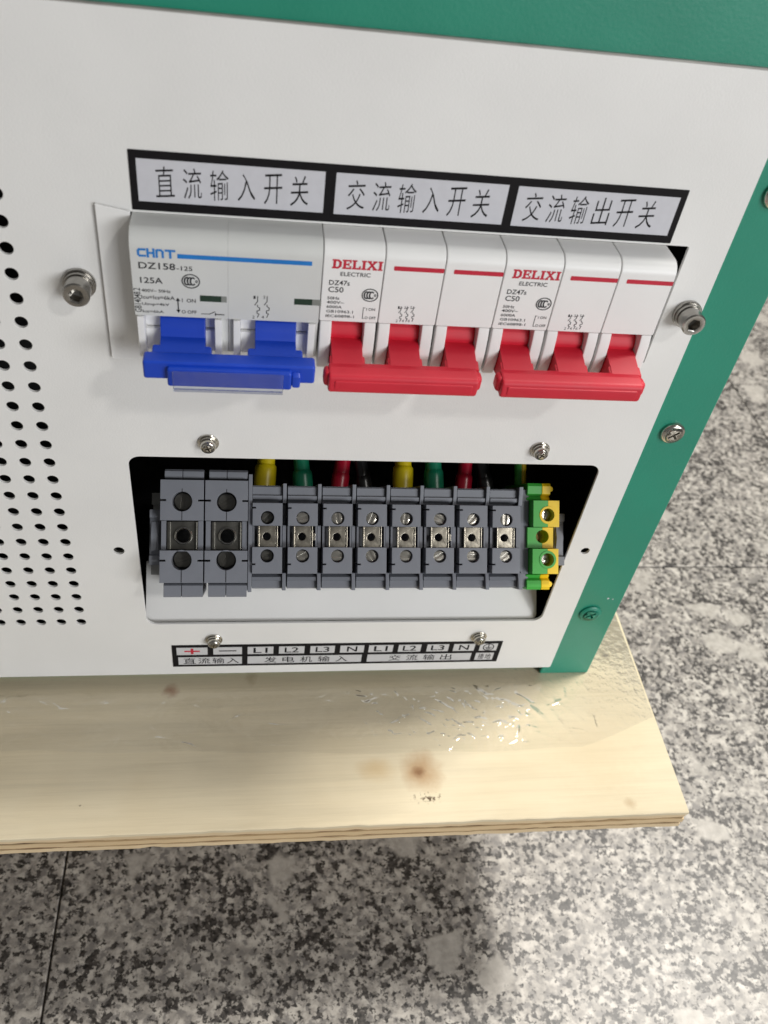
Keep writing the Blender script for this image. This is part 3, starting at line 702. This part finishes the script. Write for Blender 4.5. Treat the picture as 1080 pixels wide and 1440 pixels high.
for l, r, sp in (((483, 676), (597, 706), .79), ((882, 690), (994, 721), .66)):
    a, b = on(*Z1(*l), 1, y), on(*Z1(r[0], r[1]), 1, y); xm = a.x+(b.x-a.x)*sp; b.z = a.z-2.0
    wn = MB().box(a.x, xm, y-.05, y+.4, b.z, a.z, .04, seg=1).build('indicator_window', WINDOW, bb, 0, org)
    MB().box(xm+.02, b.x, y-.03, y+.4, b.z, a.z, .04, seg=1).build('window_end', SILVER, wn, 0)

# ------------------------------------------------------------------ tilted terminal bay
TILT = math.radians(45)
UV = Vector((0, math.sin(TILT), math.cos(TILT))); NV = Vector((0, -math.cos(TILT), math.sin(TILT)))
BASE = Vector((0, 3.0, 36.0))
def bay(x, s, h): return BASE+UV*s+NV*h+Vector((x, 0, 0))
RX = -TILT                      # local y runs into the bay, local z runs up the slope
# white mounting plate: local y 0 = plate surface, local z = distance up the slope
mp = MB()
mp.plate([[p for p in rrect(-9.8, 167.2, -.6, 59, 2.2, 5) if not (p[0] < 0 and p[1] > 30)][:6]+[(3, 59), (3, 26), (-9.8, 26)]+[p for p in rrect(-9.8, 167.2, -.6, 59, 2.2, 5) if p[1] < 30]], 0, 1.5, .25)
mp.box(-9, 165.5, 1.55, 14, .4, 1.9)
o = mp.build('mounting_plate', WHITE, None, 30); o.location = BASE*MM; o.rotation_euler = (RX, 0, 0)
tag(o, 'white sheet metal mounting plate sloping behind the terminal blocks', 'mounting plate')
# top-hat rail under the blocks
r = MB(); r.prism([(0, -17.5), (-1, -17.5), (-1, -13.5), (-7, -13.5), (-7, -17.5), (-7.5, -17.5), (-7.5, -12.5), (-1.5, -12.5), (-1.5, 12.5), (-7.5, 12.5), (-7.5, 17.5), (-7, 17.5), (-7, 13.5), (-1, 13.5), (-1, 17.5), (0, 17.5)], -7, 168.5)
o = r.build('mounting_rail', ZINC, None, 0); o.location = bay(0, 38, .05)*MM; o.rotation_euler = (RX, 0, 0)
tag(o, 'zinc top-hat rail carrying the row of terminal blocks', 'rail')

def screw_mesh(R, ang, mt):
    q = MB(); w = R*.17
    q.lathe([(R, -6), (R, -.25), (R*.9, 0), (0.001, 0)], 24)
    # slot: two raised half-moons leave a groove
    for s_ in (-1, 1):
        pts = [(R*.95*math.cos(t), R*.95*math.sin(t)) for t in [math.radians(a) for a in range(14, 167, 8)]]
        pts = [(x, max(z, w)) for x, z in pts]
        c, sn = math.cos(ang), math.sin(ang)
        lp = [((x*c-s_*z*sn), (x*sn+s_*z*c)) for x, z in pts]
        q.plate([lp if s_ > 0 else lp[::-1]], -.75, .02, .08)
    return q.mesh('terminal_screw', mt, 35)
H0 = 45.0; S0 = 38.0
# ---- small feed-through block, local x = 0 at the centre of its front
def small_housing(notch=True):
    h = MB(); hw = 5.85
    dp = 7.5
    for sgn in (1, -1):           # the two front pads with a screw well each
        z0, z1 = (4.25, 13.2) if sgn > 0 else (-14.6, -4.15)
        hz = 7.45*sgn if sgn > 0 else -7.6
        lp = rect(-hw, hw, z0, z1)
        if sgn > 0: lp = [(-hw, z0), (hw, z0), (hw, z1), (-hw, z1), (-hw, 11.6), (-hw+1.3, 11.6), (-hw+1.3, 11.0), (-hw, 11.0)]
        else: lp = [(-hw, z0), (hw, z0), (hw, z1), (-hw, z1), (-hw, -10.6), (-hw+1.3, -10.6), (-hw+1.3, -11.2), (-hw, -11.2)]
        h.plate([lp, circle(0, hz, 2.6, 28)], 0, dp, .14)
        h.lathe([(2.6, -dp), (0.01, -dp)], 20, (0, 0, hz))
    h.box(-hw, -hw+.9, 3.4, dp+6, -4.2, 4.3); h.box(hw-.6, hw, 3.4, dp+6, -4.2, 4.3)
    # body behind and stepped shoulders
    h.box(-hw, hw, dp, 37, -14.6, -4.15); h.box(-hw, hw, dp, 37, 4.25, 13.2); h.box(-hw, hw, 16, 37, -4.15, 4.25)
    for sgn in (1, -1):
        a, b = (13.2, 20.2) if sgn > 0 else (14.6, 20.8)
        prof = [(5.6, a), (6.6, a+.6), (4.0, a+1.6), (3.6, a+3.0), (4.6, a+3.2), (4.2, b-.6), (4.8, b), (36, b), (36, a)]
        h.prism([(yy, sgn*zz) for yy, zz in prof], -hw, hw, .12)
    # end wall (rib) on the left side
    rib = [(2.2, 21.0), (2.6, 17.5), (3.8, 13.4), (9.5, 12.8), (9.5, 5.0), (4.2, 4.4), (4.2, -4.6), (9.5, -5.2), (9.5, -14.0), (3.4, -14.6), (2.4, -18.5), (2.2, -21.4), (37, -21.4), (37, 21.0)]
    h.prism(rib, -hw-2.0, -hw-.55, .15)
    h.box(-hw-.56, -hw+.1, 13, 37, -20, 19.5)
    return h.mesh('housing', [GREY], 32)
def clamp_mesh(flip):
    q = MB()
    q.plate([rect(-2.9, 3.3, -4.1, 4.1), circle(-.2, 0, 1.6, 20)], 2.2, 3.0, .12)
    q.lathe([(1.6, -2.3), (1.55, -7)], 20, (-.2, 0, 0))
    q.prism([(1.2, -4.1), (1.2, 4.1), (2.6, 4.1), (2.6, -4.1)], -3.75, -3.0, .2)
    q.prism([(1.9, -4.1), (1.9, 4.1), (2.6, 4.1), (2.6, -4.1)], 3.5, 4.15, .2)
    if flip: q.box(4.2, 5.2, 2.8, 3.4, -1.4, 1.4, .1)
    return q.mesh('clamp', [CLAMP], 35)
hous = small_housing(); clamps = [clamp_mesh(False), clamp_mesh(True)]
XS = [41.2+13.9*i for i in range(8)]
desc = ['first grey terminal block after the two wide ones, below the first yellow cable', 'grey terminal block below the green cable on the generator input side',
        'grey terminal block below the red cable on the generator input side', 'grey terminal block below the black cable on the generator input side',
        'grey terminal block below the second yellow cable, above the L1 output mark', 'grey terminal block below the green cable on the output side',
        'grey terminal block below the red cable on the output side', 'grey terminal block beside the green and yellow earth block']
angs = [(.7, .2), (.25, .5), (1.75, .05), (1.15, 2.1), (1.4, -.2), (-.5, .5), (.8, -.1), (1.5, .6)]
for i, x in enumerate(XS):
    t = thing('terminal_block', desc[i], 'terminal block', bay(x, S0, H0), 'narrow grey terminal blocks', RX)
    link('housing', hous, t); link('clamp', clamps[1 if i in (1, 5) else 0], t)
    if i == 7:
        MB().prism([(1.6, 21.0), (2.2, 17.5), (3.4, 13.4), (4.6, 12.8), (4.6, -14.0), (3.0, -14.6), (2.0, -18.5), (1.6, -21.4), (37, -21.4), (37, 21.0)], 6.0, 7.7, .2).box(7.6, 11.2, 5.2, 37, -20.6, 20.2, .3).build('end_wall', GREY, t, 32)
    dz = (2.6 if i else 4.5)
    mtl = NICKEL if i else DULL
    for zz, a in ((7.45, angs[i][0]), (-7.6, angs[i][1])):
        link('terminal_screw', screw_mesh(2.42, a, mtl), t, (rnd.uniform(-.08, .08), dz+rnd.uniform(-.4, .6), zz))

# ---- wide blocks
def big_housing(w, left_notch, right_notch, split_low):
    h = MB(); hw = w/2; g = .12
    for sgn in (1, -1):
        z0, z1 = (6.0, 21.8) if sgn > 0 else (-18.2, -5.6)
        hz = 13.4 if sgn > 0 else -9.4
        nz = 13.8 if sgn > 0 else -9.6
        lp = [(-hw, z0), (hw, z0), (hw, nz-.3), (hw-2.2, nz-.3), (hw-2.2, nz+.4), (hw, nz+.4), (hw, z1), (-hw, z1), (-hw, nz+.4), (-hw+2.2, nz+.4), (-hw+2.2, nz-.3), (-hw, nz-.3)]
        h.plate([lp, circle(0, hz, 3.85, 32)], 0, 9, .15)
        h.lathe([(3.85, -9), (.01, -9)], 24, (0, 0, hz))
        # split line of the two mouldings: a thin V groove as two close fillets on the pad surface
    h.box(-hw+.4, hw-.4, 9, 37, -18.2, -5.5); h.box(-hw+.4, hw-.4, 9, 37, 5.9, 21.8)
    h.box(-hw+.2, -hw+2.2, 3.0, 12, -5.5, 5.9, .15); h.box(hw-2.2, hw-.2, 3.0, 12, -5.5, 5.9, .15)
    h.box(-hw+2.2, hw-2.2, 20, 24, -5.5, 5.9)
    for x0, x1 in ((-hw+1.4, -.12), (.12, hw-.15)):          # shoulders, two mouldings side by side
        h.prism([(6, 21.6), (2.6, 22.6), (2.2, 23.4), (2.4, 25.2), (3.4, 26.0), (37, 26.0), (37, 21.6)], x0, x1, .15)
        h.prism([(6, -18.0), (2.8, -18.6), (2.0, -19.4), (2.0, -23.2), (2.6, -23.9), (37, -23.9), (37, -18.0)], x0, x1, .15)
    return h.mesh('housing', [GREY], 32)
def big_clamp():
    q = MB()
    q.plate([[(-5.6, -5.4), (5.6, -5.4), (5.6, 5.6), (-5.6, 5.6)], circle(.4, 0, 3.0, 28)], 4.2, 5.4, .2)
    q.lathe([(3.0, -4.2), (3.45, -3.6), (3.5, -3.2), (3.2, -3.0), (2.75, -3.4), (2.6, -10)], 28, (.4, 0, 0), 1)
    q.prism([(2.4, -5.2), (2.4, 5.4), (4.6, 5.4), (4.6, -5.2)], -5.8, -4.3, .3)
    q.prism([(3.2, -5.2), (3.2, 5.4), (4.6, 5.4), (4.6, -5.2)], 4.9, 5.8, .3)
    return q.mesh('clamp', [DULL, NICKEL], 35)
bh = big_housing(16.5, 1, 1, 1); bc = big_clamp()
for x, lb, a in ((8.3, 'wide grey terminal block above the plus mark', (1.4, .3)), (25.3, 'wide grey terminal block above the minus mark', (.5, 1.1))):
    t = thing('terminal_block', lb, 'terminal block', bay(x, S0, H0), 'wide grey terminal blocks', RX)
    hh = link('housing', bh, t); link('clamp', bc, t)
    for zz, ang in ((13.4, a[0]), (-9.4, a[1])): link('terminal_screw', screw_mesh(3.6, ang, DULL), t, (0, 7.4, zz))
    sp = MB()
    sp.box(-.16, .16, -.03, 1.2, -18.0, -13.1); sp.box(-.13, .13, -.03, 1.2, 6.1, 9.6); sp.box(-.13, .13, -.03, 1.2, 17.1, 18.4)
    sp.build('seam', BLACK, t, 0)
# end plate after the wide blocks
ep = MB(); ep.prism([(1.0, 24.4), (.6, 20), (1.4, 12), (1.4, -8), (.6, -17), (1.6, -22), (38, -23.5), (38, 25)], 0, 1.5, .15)
o = ep.build('end_plate', GREY, None, 32); o.location = bay(33.75, S0, H0-.6)*MM; o.rotation_euler = (RX, 0, 0)
tag(o, 'thin grey end plate between the wide and the narrow terminal blocks', 'end plate')
# ---- end clips
def end_clip(x, hgt, label, mirror):
    q = MB()
    q.prism([(0, -11.6), (0, -8.0), (1.6, -7.4), (1.6, 6.6), (0, 7.2), (0, 10.2), (hgt, 10.2), (hgt, -11.6)], 0, 4.2, .3)
    q.prism([(1.2, -6), (-.2, 0), (1.2, 5.4), (3, 5.4), (3, -6)], .6, 3.6, .2)
    q.box(-.6 if not mirror else 3.4, .8 if not mirror else 5.0, 6, hgt, -9.5, 8.5, .3)
    o = q.build('end_clip', GREY, None, 32); o.location = bay(x, S0, 38.5)*MM; o.rotation_euler = (RX, 0, 0)
    tag(o, label, 'end clip')
end_clip(161.9, 31, 'grey rail end clip against the green and yellow earth block', False)
end_clip(-4.6, 31, 'grey rail end clip against the wide plus terminal block', True)
# ---- earth block: green half and yellow half
def earth():
    t = thing('earth_terminal_block', 'green and yellow striped earth terminal block at the end of the row', 'terminal block', bay(155.6, S0, H0), None, RX)
    def half(sgn):
        h = MB(); x0, x1 = (-5.6, 0) if sgn < 0 else (0, 5.6)
        bmt = []
        for (z0, z1, hz, y0, sh) in ((4.6, 15.6, 9.6, 0, 0), (-4.2, 4.4, .6, 3.6, -1.3), (-14.8, -4.4, -8.9, 0, -.2)):
            n = 14; rr = 2.75; cx = .7 if y0 == 0 else -.4
            # half outline with half of the round hole cut out of it
            if sgn < 0:
                xs = cx; lp = [(xs, z0), (xs, hz-rr)]+[(cx-rr*math.sin(math.pi*i/n), hz-rr*math.cos(math.pi*i/n)) for i in range(1, n)]+[(xs, hz+rr), (xs, z1), (x0+sh, z1), (x0+sh, z0)]
            else:
                xs = cx+.02; lp = [(xs, z0), (x1+sh, z0), (x1+sh, z1), (xs, z1), (xs, hz+rr)]+[(cx+rr*math.sin(math.pi*i/n), hz+rr*math.cos(math.pi*i/n)) for i in range(1, n)]+[(xs, hz-rr)]
            h.plate([lp], y0, y0+9, .12)
        X0_, X1_ = (-5.6, .5) if sgn < 0 else (.52, 5.0)
        h.box(X0_, X1_-.6, 9, 36, -14.5, 15.5)
        for s2, a, b in ((1, 15.2, 22.8), (-1, 14.6, 21.6)):
            prof = [(6, a), (4.6, a+.9), (5.6, a+2.2), (3.8, a+3.2), (3.4, b-1.2), (4.2, b), (36, b), (36, a)]
            xa, xb = (X0_-1.4, X1_-1.2) if sgn < 0 else (X0_-1.2, X1_-1.9)
            h.prism([(yy, s2*zz) for yy, zz in prof], xa, xb, .3)
            if sgn > 0: h.lathe([(.01, 0), (1.2, 0), (1.2, -30)], 12, (xb-.1, 4.0, s2*(b-2.3)))
        return h
    half(-1).build('green_half', GRN, t, 32); half(1).build('yellow_half', YEL, t, 32)
    # raised collar round the clamp screws: yellow on the upper, green on the lower
    MB().lathe([(2.72, -.2), (2.72, .25), (3.6, .25), (3.7, .1), (3.7, -.2)], 32, (.7, 0, 9.6)).build('collar', YEL, t, 35)
    MB().lathe([(2.72, -.2), (2.72, .25), (3.6, .25), (3.7, .1), (3.7, -.2)], 32, (.7, 0, -8.9)).build('collar', GRN, t, 35)
    link('terminal_screw', screw_mesh(2.5, 1.2, NICKEL), t, (.7, 5.0, 9.6)); link('terminal_screw', screw_mesh(2.5, .2, NICKEL), t, (.7, 5.0, -8.9))
    MB().lathe([(2.5, -6), (2.0, -3), (.01, -3)], 24, (-.4, 6, .6)).build('bridge_screw', COPPER, t, 35)
earth()

# ------------------------------------------------------------------ cables entering the blocks from above
def cable(x, mt, label, name='cable', rb=4.3, rc=3.2, lean=0.0, ds=0.0, hh=24):
    P = []
    def add(s, h, r): P.append((bay(x+lean*(s-58)*.1, s+(ds if s > 52 else 0), h), r))
    for s, r in ((50, rb*.9), (57, rb*.95), (60, rb), (65.0, rb), (66.3, rb*.97), (67.2, rc*1.05), (72, rc), (80, rc)): add(s, hh, r)
    e = P[-1][0]
    for k in range(1, 9):
        a = k/8*TILT; P.append((e+UV*(18*math.sin(a))-Vector((0, 1, 0))*0+Vector((0, 0, 1))*(8*k/8), rc))
    last = P[-1][0]; P.append((last+Vector((0, 3, 40)), rc)); P.append((last+Vector((0, 3, 90)), rc))
    mb = MB().tube([p for p, _ in P[:6]], [q for _, q in P[:6]], 20)
    root = thing(name, label, 'cable', bay(x, 50, 24), 'coloured cables behind the panel opening')
    loc = -bay(x, 50, 24)
    MB().tube([p for p, _ in P[5:]], [q for _, q in P[5:]], 16).build('core_cable', mt, root, 60, loc)
    mb.build('sleeve', mt, root, 35, loc)
cols = [(SLEEVEY, 'yellow'), (SLEEVEG, 'green'), (SLEEVER, 'red'), (SLEEVEK, 'black')]
cx = [40.3, 56.8, 71.6, 83.6, 98.6, 112.8, 126.0, 138.0]
for i, x in enumerate(cx):
    mt, nm = cols[i % 4]
    cable(x, mt, nm+' sleeved cable entering the '+('generator input' if i < 4 else 'output')+' terminals behind the opening', rb=[4.5, 4.2, 3.8, 3.5, 4.4, 4.3, 3.7, 3.6][i], rc=[3.5, 3.2, 3.3, 2.9, 3.4, 3.5, 3.0, 3.1][i], lean=[.6, -.9, 1.3, -1.6, .2, -.5, 1.0, -1.9][i], ds=[.6, -1.5, -2.4, -3.5, .8, -.4, -2.0, -3.2][i], hh=[24, 21, 20, 19, 25, 23, 20, 18][i])
# earth wire: green with a yellow stripe
root = thing('earth_cable', 'thin green and yellow earth wire entering the earth block', 'cable', bay(150.6, 54, 24))
loc = -bay(150.6, 54, 24)
P = [bay(150.6, 54, 24), bay(150.8, 62, 24), bay(150.4, 70, 25), bay(149, 80, 27)]
P += [P[-1]+Vector((-2, 6, 20)), P[-1]+Vector((-5, 10, 60))]
MB().tube(P, [2.3]*6, 14).build('insulation', GRN, root, 60, loc)
MB().tube([p+Vector((1.1, -.9, .9)) for p in P], [1.35]*6, 10).build('stripe', YEL, root, 60, loc)
